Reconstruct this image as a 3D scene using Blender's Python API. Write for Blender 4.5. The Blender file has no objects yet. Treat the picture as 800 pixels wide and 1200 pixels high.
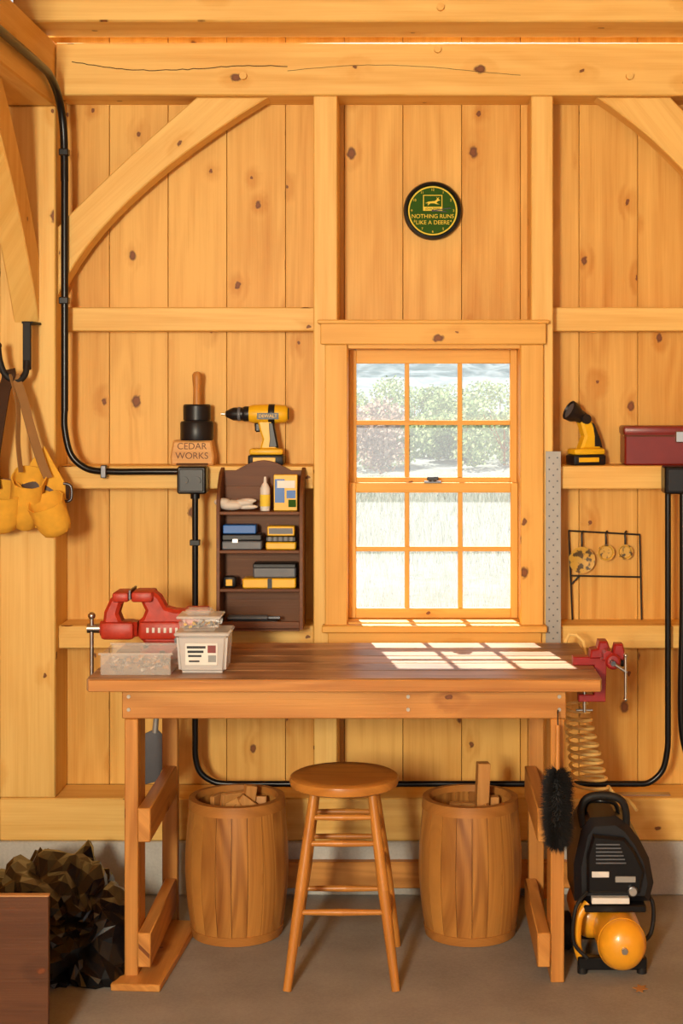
import bpy, bmesh, math, random
from mathutils import Vector, Matrix, Euler, noise
random.seed(7)
scene = bpy.context.scene
try:
    scene.view_settings.view_transform = 'Standard'
    scene.view_settings.look = 'None'
except Exception: pass

# ------------------------------------------------------------------ materials
def newmat(name):
    m = bpy.data.materials.new(name); m.use_nodes = True
    nt = m.node_tree; b = nt.nodes['Principled BSDF']
    return m, nt, b
def N(nt, t, **kw):
    n = nt.nodes.new(t)
    for k, v in kw.items(): setattr(n, k, v)
    return n
def MATH(nt, op, a, b=None, c=None, clamp=False):
    n = nt.nodes.new('ShaderNodeMath'); n.operation = op; n.use_clamp = clamp
    for i, v in enumerate((a, b, c)):
        if v is None: continue
        if isinstance(v, (int, float)): n.inputs[i].default_value = v
        else: nt.links.new(v, n.inputs[i])
    return n.outputs[0]
def MIX(nt, fac, a, b, mode='MIX'):
    n = nt.nodes.new('ShaderNodeMix'); n.data_type = 'RGBA'; n.blend_type = mode
    for idx, v in ((0, fac), (6, a), (7, b)):
        if isinstance(v, (int, float)): n.inputs[idx].default_value = v
        elif isinstance(v, (tuple, list)): n.inputs[idx].default_value = (*v[:3], 1)
        else: nt.links.new(v, n.inputs[idx])
    return n.outputs[2]
def plain(name, col, rough=0.5, metal=0.0, var=0.12, nscale=25, bump=0.0, spec=0.5, coat=0.0):
    m, nt, b = newmat(name)
    tc = N(nt, 'ShaderNodeTexCoord'); no = N(nt, 'ShaderNodeTexNoise')
    no.inputs['Scale'].default_value = nscale; no.inputs['Detail'].default_value = 5
    nt.links.new(tc.outputs['Object'], no.inputs['Vector'])
    dark = tuple(c*(1-var) for c in col); lite = tuple(min(1, c*(1+var)) for c in col)
    nt.links.new(MIX(nt, no.outputs[0], dark, lite), b.inputs['Base Color'])
    b.inputs['Roughness'].default_value = rough; b.inputs['Metallic'].default_value = metal
    b.inputs['Specular IOR Level'].default_value = spec
    b.inputs['Coat Weight'].default_value = coat
    if bump:
        bp = N(nt, 'ShaderNodeBump'); bp.inputs['Strength'].default_value = bump; bp.inputs['Distance'].default_value = 0.004
        nt.links.new(no.outputs[0], bp.inputs['Height']); nt.links.new(bp.outputs[0], b.inputs['Normal'])
    return m
def wood(name, axis, light, dark, knots=0.35, rough=0.5, rings=9, ringamt=0.2, isl=0.22, kn=(0.11,0.028,0.006), kscale=(5.2,3.6), ksize=0.050, worn=0.0):
    m, nt, b = newmat(name)
    tc = N(nt, 'ShaderNodeTexCoord'); sp = N(nt, 'ShaderNodeSeparateXYZ'); geo = N(nt, 'ShaderNodeNewGeometry')
    nt.links.new(tc.outputs['Object'], sp.inputs[0])
    X, Y, Z = sp.outputs
    rnd = geo.outputs['Random Per Island']
    if axis == 'z': a, l = MATH(nt,'ADD',X,Y), Z
    elif axis == 'x': a, l = MATH(nt,'ADD',Z,Y), X
    else: a, l = MATH(nt,'ADD',X,Z), Y
    a0 = MATH(nt,'MULTIPLY_ADD',rnd,37.0,a); l0 = MATH(nt,'MULTIPLY_ADD',rnd,91.0,l)
    def vec(sa, sl):
        c = N(nt,'ShaderNodeCombineXYZ')
        nt.links.new(MATH(nt,'MULTIPLY',a0,sa), c.inputs[0]); nt.links.new(MATH(nt,'MULTIPLY',l0,sl), c.inputs[1])
        return c.outputs[0]
    def noi(v, detail=3, dist=0.0):
        n = N(nt,'ShaderNodeTexNoise'); n.noise_dimensions = '2D'
        n.inputs['Scale'].default_value = 1; n.inputs['Detail'].default_value = detail; n.inputs['Distortion'].default_value = dist
        nt.links.new(v, n.inputs['Vector']); return n.outputs[0]
    vo = N(nt,'ShaderNodeTexVoronoi'); vo.voronoi_dimensions = '2D'; vo.inputs['Scale'].default_value = 1
    wob = noi(vec(60,60),2)
    cv = N(nt,'ShaderNodeCombineXYZ')
    nt.links.new(MATH(nt,'MULTIPLY_ADD',wob,0.06,MATH(nt,'MULTIPLY',a0,kscale[0])), cv.inputs[0])
    nt.links.new(MATH(nt,'MULTIPLY_ADD',wob,0.04,MATH(nt,'MULTIPLY',l0,kscale[1])), cv.inputs[1])
    nt.links.new(cv.outputs[0], vo.inputs['Vector'])
    d = vo.outputs['Distance']
    sc = N(nt,'ShaderNodeSeparateColor'); nt.links.new(vo.outputs['Color'], sc.inputs[0])
    sel = MATH(nt,'LESS_THAN',sc.outputs[0],knots)
    ks = MATH(nt,'MULTIPLY_ADD',MATH(nt,'POWER',sc.outputs[1],2.0),ksize,0.022)
    kd = MATH(nt,'DIVIDE',d,ks)
    kmask = MATH(nt,'MULTIPLY',MATH(nt,'MULTIPLY_ADD',kd,-2.2,2.9,clamp=True),sel)
    kcore = MATH(nt,'MULTIPLY',MATH(nt,'MULTIPLY_ADD',kd,-3.0,2.4,clamp=True),0.45)
    halo = MATH(nt,'MULTIPLY',MATH(nt,'SUBTRACT',1.0,MATH(nt,'MULTIPLY',d,4.0),clamp=True),sel)
    big = noi(vec(4.0,0.40),2,0.4)
    ph = MATH(nt,'ADD',MATH(nt,'MULTIPLY',big,rings*6.0),MATH(nt,'MULTIPLY',halo,7.0))
    ring = MATH(nt,'MULTIPLY_ADD',MATH(nt,'SINE',ph),0.5,0.5)
    fine = noi(vec(190,4),4)
    mid = noi(vec(26,1.0),4)
    blot = noi(vec(3,1.6),3)
    f = MATH(nt,'ADD',MATH(nt,'MULTIPLY',ring,ringamt),MATH(nt,'MULTIPLY',MATH(nt,'SUBTRACT',fine,0.5),0.45))
    f = MATH(nt,'ADD',f,MATH(nt,'MULTIPLY',MATH(nt,'SUBTRACT',mid,0.42),0.9))
    f = MATH(nt,'ADD',f,MATH(nt,'MULTIPLY',MATH(nt,'SUBTRACT',blot,0.42),0.7))
    f = MATH(nt,'ADD',f,MATH(nt,'MULTIPLY',halo,0.45))
    f = MATH(nt,'ADD',f,MATH(nt,'MULTIPLY',MATH(nt,'SUBTRACT',rnd,0.35),isl),clamp=True)
    col = MIX(nt, f, light, dark)
    if worn:
        w = noi(vec(4,1.5),6,0.5)
        col = MIX(nt, MATH(nt,'MULTIPLY',MATH(nt,'MULTIPLY_ADD',w,5.0,-2.3,clamp=True),worn), col, tuple(c*0.4 for c in dark))
    kcol = MIX(nt, kcore, kn, tuple(min(1,c*2.6) for c in kn))
    col = MIX(nt, MATH(nt,'MULTIPLY',kmask,0.92), col, kcol)
    nt.links.new(col, b.inputs['Base Color'])
    b.inputs['Roughness'].default_value = rough
    b.inputs['Specular IOR Level'].default_value = 0.3
    bp = N(nt,'ShaderNodeBump'); bp.inputs['Strength'].default_value = 0.2; bp.inputs['Distance'].default_value = 0.002
    nt.links.new(MATH(nt,'ADD',fine,MATH(nt,'MULTIPLY',mid,0.6)), bp.inputs['Height']); nt.links.new(bp.outputs[0], b.inputs['Normal'])
    return m

PL, PD = (0.84,0.50,0.125), (0.58,0.245,0.028)
pine = {a: wood('pine_board_'+a, a, PL, PD, knots=0.60, isl=0.50) for a in 'xyz'}
TL, TD = (0.88,0.57,0.17), (0.68,0.33,0.052)
timb = {a: wood('pine_timber_'+a, a, TL, TD, knots=0.40, ringamt=0.18, isl=0.15) for a in 'xyz'}
trimw = {a: wood('window_pine_'+a, a, (0.82,0.46,0.10), (0.62,0.27,0.032), knots=0.25, ringamt=0.12, isl=0.1) for a in 'xyz'}
BL, BD = (0.62,0.28,0.065), (0.35,0.12,0.020)
bench = {a: wood('bench_fir_'+a, a, BL, BD, knots=0.2, rough=0.42, ringamt=0.35, isl=0.25) for a in 'xyz'}
benchtop = wood('bench_top_fir', 'x', (0.50,0.29,0.145), (0.22,0.095,0.034), knots=0.3, rough=0.40, ringamt=0.4, isl=0.6, worn=0.75)
stoolw = {a: wood('stool_oak_'+a, a, (0.56,0.23,0.042), (0.33,0.11,0.018), knots=0.0, rough=0.32, ringamt=0.3, isl=0.12) for a in 'xyz'}
barrelw = wood('barrel_oak', 'z', (0.54,0.24,0.052), (0.25,0.088,0.018), knots=0.08, rough=0.42, rings=14, ringamt=0.5, isl=0.3)
hoopw = wood('barrel_hoop_wood', 'x', (0.46,0.19,0.04), (0.28,0.10,0.02), knots=0.0)
scrapw = wood('scrap_wood', 'z', (0.64,0.31,0.09), (0.36,0.14,0.03), knots=0.1, isl=0.6)
dkwood = wood('dark_walnut', 'x', (0.17,0.060,0.016), (0.075,0.022,0.007), knots=0.0)
redply = wood('reddish_plywood', 'x', (0.11,0.040,0.015), (0.055,0.018,0.007), knots=0.1)
redplye = plain('plywood_edge', (0.45,0.22,0.08))
cedar = wood('cedar_block', 'x', (0.74,0.40,0.13), (0.55,0.24,0.06), knots=0.0)
black = plain('black_plastic', (0.010,0.010,0.012), 0.38, spec=0.4)
blackm = plain('black_painted_metal', (0.006,0.006,0.007), 0.28, spec=0.35)
rubber = plain('black_rubber', (0.012,0.011,0.011), 0.6, spec=0.35)
yellow = plain('yellow_plastic', (0.86,0.49,0.012), 0.4)
orangeY = plain('orange_yellow_paint', (0.83,0.36,0.018), 0.3, coat=0.3)
red = plain('red_enamel', (0.46,0.032,0.012), 0.45, var=0.4, nscale=40, bump=0.25)
vred = plain('dark_red_enamel', (0.30,0.013,0.013), 0.35, var=0.25, nscale=40, bump=0.2)
dred = plain('dark_red_paint', (0.20,0.013,0.008), 0.35)
steel = plain('steel', (0.50,0.49,0.47), 0.3, 1.0)
alum = plain('aluminium', (0.34,0.325,0.30), 0.5, 0.4)
dsteel = plain('dark_steel', (0.12,0.12,0.13), 0.35, 0.9)
white = plain('white_plastic', (0.75,0.73,0.68), 0.4)
grayp = plain('gray_plastic', (0.12,0.13,0.15), 0.45)
blue = plain('blue_plastic', (0.02,0.14,0.50), 0.4)
green = plain('green_print', (0.035,0.10,0.012), 0.7, spec=0.1)
cream = plain('yellow_print', (0.90,0.66,0.08), 0.6, spec=0.1)
hosey = plain('cream_hose', (0.88,0.62,0.22), 0.4)
cloth = plain('white_cloth', (0.7,0.66,0.6), 0.9, bump=0.5)
suede = plain('suede_leather', (0.84,0.42,0.035), 0.85, var=0.25, nscale=30, bump=0.4)
leather = plain('dark_leather', (0.05,0.022,0.010), 0.5)
belt = plain('tan_webbing', (0.30,0.15,0.045), 0.8)
iron = plain('black_iron_wire', (0.01,0.01,0.01), 0.4)
gap = plain('dark_gap', (0.10,0.035,0.010), 0.9)
fuzz = plain('black_bristles', (0.008,0.007,0.007), 0.75)
leafm = plain('dry_leaf', (0.38,0.17,0.05), 0.7)

def mspeck():
    m, nt, b = newmat('speckled_yellow_enamel')
    tc = N(nt,'ShaderNodeTexCoord'); no = N(nt,'ShaderNodeTexNoise'); no.inputs['Scale'].default_value = 45
    nt.links.new(tc.outputs['Object'], no.inputs['Vector'])
    f = MATH(nt,'MULTIPLY_ADD',no.outputs[0],14,-7.4,clamp=True)
    nt.links.new(MIX(nt,f,(0.62,0.36,0.05),(0.10,0.06,0.02)), b.inputs['Base Color']); return m
speck = mspeck()
def mconc(name, c1, c2, s=6):
    m, nt, b = newmat(name)
    tc = N(nt,'ShaderNodeTexCoord')
    n1 = N(nt,'ShaderNodeTexNoise'); n1.inputs['Scale'].default_value = s; n1.inputs['Detail'].default_value = 8
    n2 = N(nt,'ShaderNodeTexNoise'); n2.inputs['Scale'].default_value = 120; n2.inputs['Detail'].default_value = 4
    n3 = N(nt,'ShaderNodeTexNoise'); n3.inputs['Scale'].default_value = 1.4; n3.inputs['Detail'].default_value = 5
    for n in (n1,n2,n3): nt.links.new(tc.outputs['Object'], n.inputs['Vector'])
    f = MATH(nt,'ADD',MATH(nt,'MULTIPLY',n1.outputs[0],0.6),MATH(nt,'MULTIPLY',n2.outputs[0],0.4))
    f = MATH(nt,'ADD',f,MATH(nt,'MULTIPLY',MATH(nt,'SUBTRACT',n3.outputs[0],0.5),0.8))
    f = MATH(nt,'MULTIPLY_ADD',f,2.2,-0.6,clamp=True)
    nt.links.new(MIX(nt,f,c1,c2), b.inputs['Base Color'])
    b.inputs['Roughness'].default_value = 0.6
    bp = N(nt,'ShaderNodeBump'); bp.inputs['Strength'].default_value = 0.3; bp.inputs['Distance'].default_value = 0.003
    nt.links.new(f, bp.inputs['Height']); nt.links.new(bp.outputs[0], b.inputs['Normal'])
    return m
floorm = mconc('concrete_floor', (0.24,0.228,0.21), (0.37,0.355,0.33))
foundm = mconc('foundation_concrete', (0.38,0.37,0.34), (0.57,0.56,0.51), 9)
def mglass():
    m, nt, b = newmat('window_glass'); nt.nodes.remove(b)
    t = N(nt,'ShaderNodeBsdfTransparent'); g = N(nt,'ShaderNodeBsdfGlossy'); g.inputs['Roughness'].default_value = 0.02
    df = N(nt,'ShaderNodeBsdfTranslucent'); df.inputs[0].default_value=(0.9,0.92,0.95,1)
    mx = N(nt,'ShaderNodeMixShader'); mx.inputs[0].default_value = 0.04
    mx2 = N(nt,'ShaderNodeMixShader'); mx2.inputs[0].default_value = 0.06
    nt.links.new(t.outputs[0], mx.inputs[1]); nt.links.new(g.outputs[0], mx.inputs[2])
    nt.links.new(mx.outputs[0], mx2.inputs[1]); nt.links.new(df.outputs[0], mx2.inputs[2])
    nt.links.new(mx2.outputs[0], nt.nodes['Material Output'].inputs[0]); return m
glass = mglass()
def mclear(name, op, col):
    m, nt, b = newmat(name); nt.nodes.remove(b)
    t = N(nt,'ShaderNodeBsdfTransparent'); g = N(nt,'ShaderNodeBsdfPrincipled')
    g.inputs['Base Color'].default_value = (*col,1); g.inputs['Roughness'].default_value = 0.15
    mx = N(nt,'ShaderNodeMixShader'); mx.inputs[0].default_value = op
    nt.links.new(t.outputs[0], mx.inputs[1]); nt.links.new(g.outputs[0], mx.inputs[2])
    nt.links.new(mx.outputs[0], nt.nodes['Material Output'].inputs[0]); return m
clear = mclear('clear_plastic', 0.26, (0.80,0.78,0.74))
tubm = mclear('translucent_tub', 0.62, (0.80,0.78,0.76))
bagm = plain('black_trash_bag', (0.004,0.004,0.005), 0.27, spec=0.38, nscale=14)

# ------------------------------------------------------------------ builder
def smooth_pts(pts, n=8):
    P = [Vector(p) for p in pts]; out = []
    for i in range(len(P)-1):
        p0 = P[max(i-1,0)]; p1 = P[i]; p2 = P[i+1]; p3 = P[min(i+2,len(P)-1)]
        for k in range(n):
            t = k/n
            out.append(0.5*((2*p1)+(-p0+p2)*t+(2*p0-5*p1+4*p2-p3)*t*t+(-p0+3*p1-3*p2+p3)*t**3))
    out.append(P[-1]); return out
class B:
    def __init__(s, name):
        s.name = name; s.bm = bmesh.new(); s.mats = []; s.kids = []
    def mi(s, m):
        if m not in s.mats: s.mats.append(m)
        return s.mats.index(m)
    def merge(s, t, m, M=None):
        if M is not None: bmesh.ops.transform(t, matrix=M, verts=t.verts)
        idx = s.mi(m)
        mp = {v: s.bm.verts.new(v.co) for v in t.verts}
        for f in t.faces:
            try:
                nf = s.bm.faces.new([mp[v] for v in f.verts]); nf.material_index = idx
            except ValueError: pass
        t.free()
    def box(s, lo, hi, m, bev=0.003, M=None):
        t = bmesh.new(); bmesh.ops.create_cube(t, size=1)
        c = [(a+b)/2 for a, b in zip(lo, hi)]; d = [abs(b-a) for a, b in zip(lo, hi)]
        for v in t.verts: v.co = Vector((v.co.x*d[0]+c[0], v.co.y*d[1]+c[1], v.co.z*d[2]+c[2]))
        if bev > 0:
            bmesh.ops.bevel(t, geom=list(t.edges), offset=min(bev, min(d)*0.4), segments=2 if bev > 0.006 else 1, affect='EDGES', profile=0.5)
        s.merge(t, m, M); return s
    def cyl(s, p1, p2, r1, m, r2=None, seg=20, cap=True):
        p1, p2 = Vector(p1), Vector(p2); r2 = r1 if r2 is None else r2
        t = bmesh.new(); L = (p2-p1).length
        bmesh.ops.create_cone(t, cap_ends=cap, segments=seg, radius1=r1, radius2=r2, depth=L)
        q = Vector((0,0,1)).rotation_difference((p2-p1).normalized()).to_matrix().to_4x4()
        s.merge(t, m, Matrix.Translation((p1+p2)/2) @ q); return s
    def ball(s, c, r, m, seg=16, M=None):
        if isinstance(r, (int, float)): r = (r, r, r)
        t = bmesh.new(); bmesh.ops.create_uvsphere(t, u_segments=seg, v_segments=max(8,seg//2), radius=1)
        MM = Matrix.Translation(c) @ (M or Matrix()) @ Matrix.Diagonal((*r,1))
        s.merge(t, m, MM); return s
    def lathe(s, prof, m, M, seg=32):
        t = bmesh.new(); rings = []
        for r, h in prof:
            if r < 1e-6: rings.append([t.verts.new((0,0,h))])
            else: rings.append([t.verts.new((r*math.cos(2*math.pi*i/seg), r*math.sin(2*math.pi*i/seg), h)) for i in range(seg)])
        for a, b in zip(rings, rings[1:]):
            for i in range(seg):
                j = (i+1) % seg
                if len(a) == 1 and len(b) == 1: continue
                if len(a) == 1: t.faces.new([a[0], b[j], b[i]])
                elif len(b) == 1: t.faces.new([a[i], a[j], b[0]])
                else: t.faces.new([a[i], a[j], b[j], b[i]])
        bmesh.ops.recalc_face_normals(t, faces=t.faces)
        s.merge(t, m, M); return s
    def tube(s, pts, r, m, seg=10, sm=8, radii=None):
        P = smooth_pts(pts, sm) if sm else [Vector(p) for p in pts]
        t = bmesh.new(); rings = []; up = None
        for i, p in enumerate(P):
            d = (P[min(i+1,len(P)-1)]-P[max(i-1,0)]).normalized()
            if up is None:
                up = Vector((0,0,1)) if abs(d.z) < 0.9 else Vector((1,0,0))
            u = (up - d*up.dot(d)).normalized(); w = d.cross(u); up = u
            rr = r if radii is None else radii[0]+(radii[1]-radii[0])*i/(len(P)-1)
            rings.append([t.verts.new(p+u*rr*math.cos(2*math.pi*k/seg)+w*rr*math.sin(2*math.pi*k/seg)) for k in range(seg)])
        for a, b in zip(rings, rings[1:]):
            for k in range(seg): t.faces.new([a[k], a[(k+1)%seg], b[(k+1)%seg], b[k]])
        t.faces.new(rings[0][::-1]); t.faces.new(rings[-1])
        s.merge(t, m); return s
    def prism(s, poly, m, h0, h1, plane='xz', bev=0.002, M=None):
        t = bmesh.new()
        def mk(p, h):
            return {'xz': (p[0], h, p[1]), 'yz': (h, p[0], p[1]), 'xy': (p[0], p[1], h)}[plane]
        a = [t.verts.new(mk(p, h0)) for p in poly]; b = [t.verts.new(mk(p, h1)) for p in poly]
        n = len(poly)
        f1 = t.faces.new(a); f2 = t.faces.new(b[::-1])
        for i in range(n): t.faces.new([a[i], b[i], b[(i+1)%n], a[(i+1)%n]])
        bmesh.ops.recalc_face_normals(t, faces=t.faces)
        if bev: bmesh.ops.bevel(t, geom=[e for e in t.edges if (f1 in e.link_faces or f2 in e.link_faces)], offset=bev, segments=1, affect='EDGES')
        s.merge(t, m, M); return s
    def strip(s, pts, width, thick, m, wdir=(0,1,0), sm=6):
        P = smooth_pts(pts, sm) if sm else [Vector(p) for p in pts]
        w = Vector(wdir).normalized(); t = bmesh.new(); rings = []
        for i, p in enumerate(P):
            d = (P[min(i+1,len(P)-1)]-P[max(i-1,0)]).normalized()
            nn = d.cross(w).normalized()
            rings.append([t.verts.new(p+w*width/2*a+nn*thick/2*b) for a, b in ((-1,-1),(1,-1),(1,1),(-1,1))])
        for a, b in zip(rings, rings[1:]):
            for k in range(4): t.faces.new([a[k], a[(k+1)%4], b[(k+1)%4], b[k]])
        t.faces.new(rings[0][::-1]); t.faces.new(rings[-1])
        bmesh.ops.recalc_face_normals(t, faces=t.faces)
        s.merge(t, m); return s
    def text(s, txt, loc, size, m, rot=(math.pi/2,0,0), name='lettering', ext=0.0006):
        c = bpy.data.curves.new(name, 'FONT'); c.body = txt; c.size = size; c.align_x = 'CENTER'; c.align_y = 'CENTER'; c.extrude = ext
        c.materials.append(m)
        o = bpy.data.objects.new(name, c); o.location = loc; o.rotation_euler = rot
        scene.collection.objects.link(o); s.kids.append(o); return s
    def done(s, M=None, sharp=38):
        bm = s.bm
        if M is not None: bmesh.ops.transform(bm, matrix=M, verts=bm.verts)
        bm.normal_update()
        for f in bm.faces: f.smooth = True
        for e in bm.edges:
            if len(e.link_faces) == 2 and e.calc_face_angle(0) > math.radians(sharp): e.smooth = False
        xs = [v.co for v in bm.verts]
        c = Vector(((min(v.x for v in xs)+max(v.x for v in xs))/2, (min(v.y for v in xs)+max(v.y for v in xs))/2, min(v.z for v in xs)))
        bmesh.ops.translate(bm, vec=-c, verts=bm.verts)
        me = bpy.data.meshes.new(s.name); bm.to_mesh(me); bm.free()
        for m in s.mats: me.materials.append(m)
        o = bpy.data.objects.new(s.name, me); o.location = c; scene.collection.objects.link(o)
        for k in s.kids:
            if M is not None: k.matrix_world = M @ (Matrix.Translation(k.location) @ k.rotation_euler.to_matrix().to_4x4())
            k.location = k.location - c; k.parent = o
        s.obj = o
        return o
T = Matrix.Translation
def R(ax, deg): return Matrix.Rotation(math.radians(deg), 4, ax)

# ------------------------------------------------------------------ room shell
XR = 4.4
b = B('floor'); b.box((-1.75,-8,-0.12),(XR+0.25,0.0,0.0), floorm, 0); b.done()
b = B('wall_back')
seams = [-0.233+0.2085*k for k in range(-6, 24)]
for i, (x0, x1) in enumerate(zip(seams, seams[1:])):
    g = 0.0009
    if -0.24 < x0 and x1 < 0.40:
        b.box((x0+g,0.19,0.331),(x1-g,0.212,0.90), pine['z'], 0.0012)
        b.box((x0+g,0.19,1.93),(x1-g,0.212,3.1), pine['z'], 0.0012)
    else:
        b.box((x0+g,0.19,0.331),(x1-g,0.212,3.1), pine['z'], 0.0012)
b.box((seams[0],0.213,0.2),(-0.233,0.235,3.1), gap, 0); b.box((0.3925,0.213,0.2),(seams[-1],0.235,3.1), gap, 0)
b.box((-0.233,0.213,0.2),(0.3925,0.235,0.90), gap, 0); b.box((-0.233,0.213,1.93),(0.3925,0.235,3.1), gap, 0)
b.done()
b = B('foundation_wall'); b.box((-1.7,-0.008,0.0),(XR+0.25,0.26,0.184), foundm, 0.004); b.done()
b = B('wall_left')
y = -7.6
while y < 0.15:
    b.box((-1.435,y+0.0016,0.0),(-1.412,y+0.2069,3.1), pine['z'], 0.002); y += 0.2085
b.box((-1.46,-7.6,0),(-1.437,0.23,3.1), gap, 0)
b.done()
b = B('wall_right')
y = -7.6
while y < 0.15:
    b.box((XR,y+0.0016,0.0),(XR+0.022,y+0.2069,3.1), pine['z'], 0.002); y += 0.2085
b.box((XR+0.023,-7.6,0),(XR+0.05,0.23,3.1), gap, 0)
b.done()
b = B('ceiling')
y = -7.6
while y < 0.1:
    b.box((-1.46,y+0.001,3.125),(XR+0.05,y+0.207,3.15), pine['x'], 0.002); y += 0.2085
b.done()

def peg(b, x, y, z): b.cyl((x,y+0.03,z),(x,y-0.020,z),0.0125, timb['y'], seg=12)
b = B('timber_plate_beam'); b.box((-1.216,0.0,2.744),(XR,0.19,2.925), timb['x'], 0.005)
peg(b,-0.571,0,2.808); peg(b,0.753,0,2.808); peg(b,0.095,0,2.90); peg(b,1.3,0,2.81)
crack = plain('wood_crack', (0.04,0.015,0.006), 0.9)
pts=[]
for i in range(40):
    t=i/39; pts.append((-1.16+0.74*t,-0.0003,2.86-0.035*t-0.018*math.sin(t*5)+0.002*random.uniform(-1,1)))
b.strip(pts,0.0028,0.0012,crack,wdir=(0,0,1),sm=0)
pts=[]
for i in range(30):
    t=i/29; pts.append((-0.42+0.8*t,-0.0003,2.828+0.02*math.sin(t*4)+0.001*random.uniform(-1,1)))
b.strip(pts,0.0014,0.0012,crack,wdir=(0,0,1),sm=0)
b.done()
b = B('timber_header_beam'); b.box((-1.30,-0.25,2.94),(XR,-0.01,3.12), timb['x'], 0.006)
peg(b,0.10,-0.25,2.985); b.done()
b = B('timber_corner_post'); b.box((-1.409,0.0,0.331),(-1.216,0.189,2.708), timb['z'], 0.005); b.done()
b = B('timber_tie_beam'); b.box((-1.409,-7.5,2.71),(-1.218,0.189,2.93), timb['y'], 0.006); b.done()
b = B('timber_sill'); b.box((-1.409,0.0,0.184),(XR,0.19,0.331), timb['x'], 0.005)
peg(b,-0.9,0,0.27); b.done()
b = B('timber_post'); b.box((-0.331,0.0,0.332),(-0.249,0.189,2.743), timb['z'], 0.004); b.done()
b = B('timber_post'); b.box((0.416,0.0,0.332),(0.492,0.189,2.743), timb['z'], 0.004); b.done()
b = B('timber_post'); b.box((1.235,0.0,0.332),(1.42,0.189,2.743), timb['z'], 0.005); b.done()
def girt(x0,x1,y0,z0,z1):
    b = B('timber_girt'); b.box((x0,y0,z0),(x1,0.189,z1), timb['x'], 0.004); b.done()
girt(-1.215,-0.332,0.09,1.9375,2.021); girt(0.493,1.234,0.09,1.9375,2.021)
girt(-1.215,-0.332,0.04,1.39,1.470); girt(0.493,1.234,0.04,1.39,1.470)
girt(-1.215,-0.332,0.04,0.838,0.918); girt(0.493,1.234,0.04,0.838,0.918)
for (x0,x1) in ((1.421,XR),):
    girt(x0,x1,0.09,1.9375,2.021); girt(x0,x1,0.04,1.39,1.47); girt(x0,x1,0.04,0.838,0.918)
def arc(p0, pm, p1, n=12):
    return [tuple((1-t)**2*a+2*t*(1-t)*m+t*t*c for a, m, c in zip(p0, pm, p1)) for t in [i/n for i in range(n+1)]]
def braced(name, up, lw, m, h0, h1, plane, bev=0.004):
    b = B(name); b.prism(up+lw[::-1], m, h0, h1, plane, bev); b.done()
def rot_brace(up, lw, h0, h1, ang):
    cx = sum(p[0] for p in up+lw)/len(up+lw); cz = sum(p[1] for p in up+lw)/len(up+lw)
    ca, sa = math.cos(ang), math.sin(ang)
    loc = [((p[0]-cx)*ca+(p[1]-cz)*sa, -(p[0]-cx)*sa+(p[1]-cz)*ca) for p in up+lw[::-1]]
    b = B('timber_knee_brace'); b.prism(loc, timb['x'], h0, h1, 'xz', 0.004); o = b.done()
    Mw = T((cx,0,cz)) @ Matrix.Rotation(-ang,4,'Y')
    o.matrix_world = Mw @ T(o.location)
up = arc((-1.215,2.295),(-1.02,2.50),(-0.735,2.743)); lw = arc((-1.215,2.06),(-1.07,2.39),(-0.49,2.743))
rot_brace(up, lw, 0.03, 0.13, math.atan2(0.55,0.60))
up = arc((1.234,2.30),(1.12,2.52),(0.90,2.743)); lw = arc((1.234,2.03),(1.05,2.48),(0.645,2.743))
rot_brace(up, lw, 0.03, 0.13, -math.atan2(0.60,0.50))
up = arc((-0.002,2.19),(-0.20,2.47),(-0.50,2.709)); lw = arc((-0.002,1.964),(-0.22,2.32),(-0.74,2.709))
braced('timber_knee_brace', up, lw, timb['z'], -1.358, -1.272, 'yz')

# ------------------------------------------------------------------ window
b = B('window_1'); tx, tz = trimw['x'], trimw['z']
b.box((-0.305,-0.036,1.888),(0.465,-0.001,1.964), tx, 0.003)
b.box((-0.315,-0.046,1.958),(0.475,-0.001,1.972), tx, 0.003)
b.box((-0.29,-0.024,0.90),(-0.214,-0.001,1.888), tz, 0.003)
b.box((0.378,-0.024,0.90),(0.457,-0.001,1.888), tz, 0.003)
b.box((-0.248,0.0,0.90),(-0.214,0.235,1.93), tz, 0.001)
b.box((0.378,0.0,0.90),(0.415,0.235,1.93), tz, 0.001)
b.box((-0.214,0.0,1.875),(0.378,0.235,1.93), tx, 0.001)
b.box((-0.214,0.0,0.90),(0.378,0.26,0.935), tx, 0.001)
b.box((-0.30,-0.05,0.905),(0.467,0.0,0.930), tx, 0.004)
b.box((-0.28,-0.022,0.855),(0.45,-0.001,0.905), tx, 0.003)
def sash(y0, y1, z0, z1, zb, zt, zm):
    b.box((-0.213,y0,z0),(-0.188,y1,z1), tz, 0.002); b.box((0.352,y0,z0),(0.377,y1,z1), tz, 0.002)
    b.box((-0.188,y0,z0),(0.352,y1,zb), tx, 0.002); b.box((-0.188,y0,zt),(0.352,y1,z1), tx, 0.002)
    for x in (-0.010,0.176): b.box((x-0.008,y0+0.003,zb),(x+0.008,y1-0.003,zt), tz, 0.002)
    b.box((-0.188,y0+0.0025,zm-0.008),(0.352,y1-0.0035,zm+0.008), tx, 0.002)
    b.box((-0.19,(y0+y1)/2-0.001,zb-0.004),(0.354,(y0+y1)/2+0.001,zt+0.004), glass, 0)
sash(0.125,0.155,1.392,1.874,1.425,1.825,1.617)
sash(0.088,0.118,0.936,1.408,0.970,1.374,1.177)
b.box((0.05,0.07,1.408),(0.11,0.11,1.414), dsteel, 0.001); b.cyl((0.08,0.09,1.414),(0.08,0.09,1.424),0.014,dsteel); b.box((0.06,0.06,1.418),(0.10,0.085,1.430), black, 0.002)
b.done()

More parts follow.
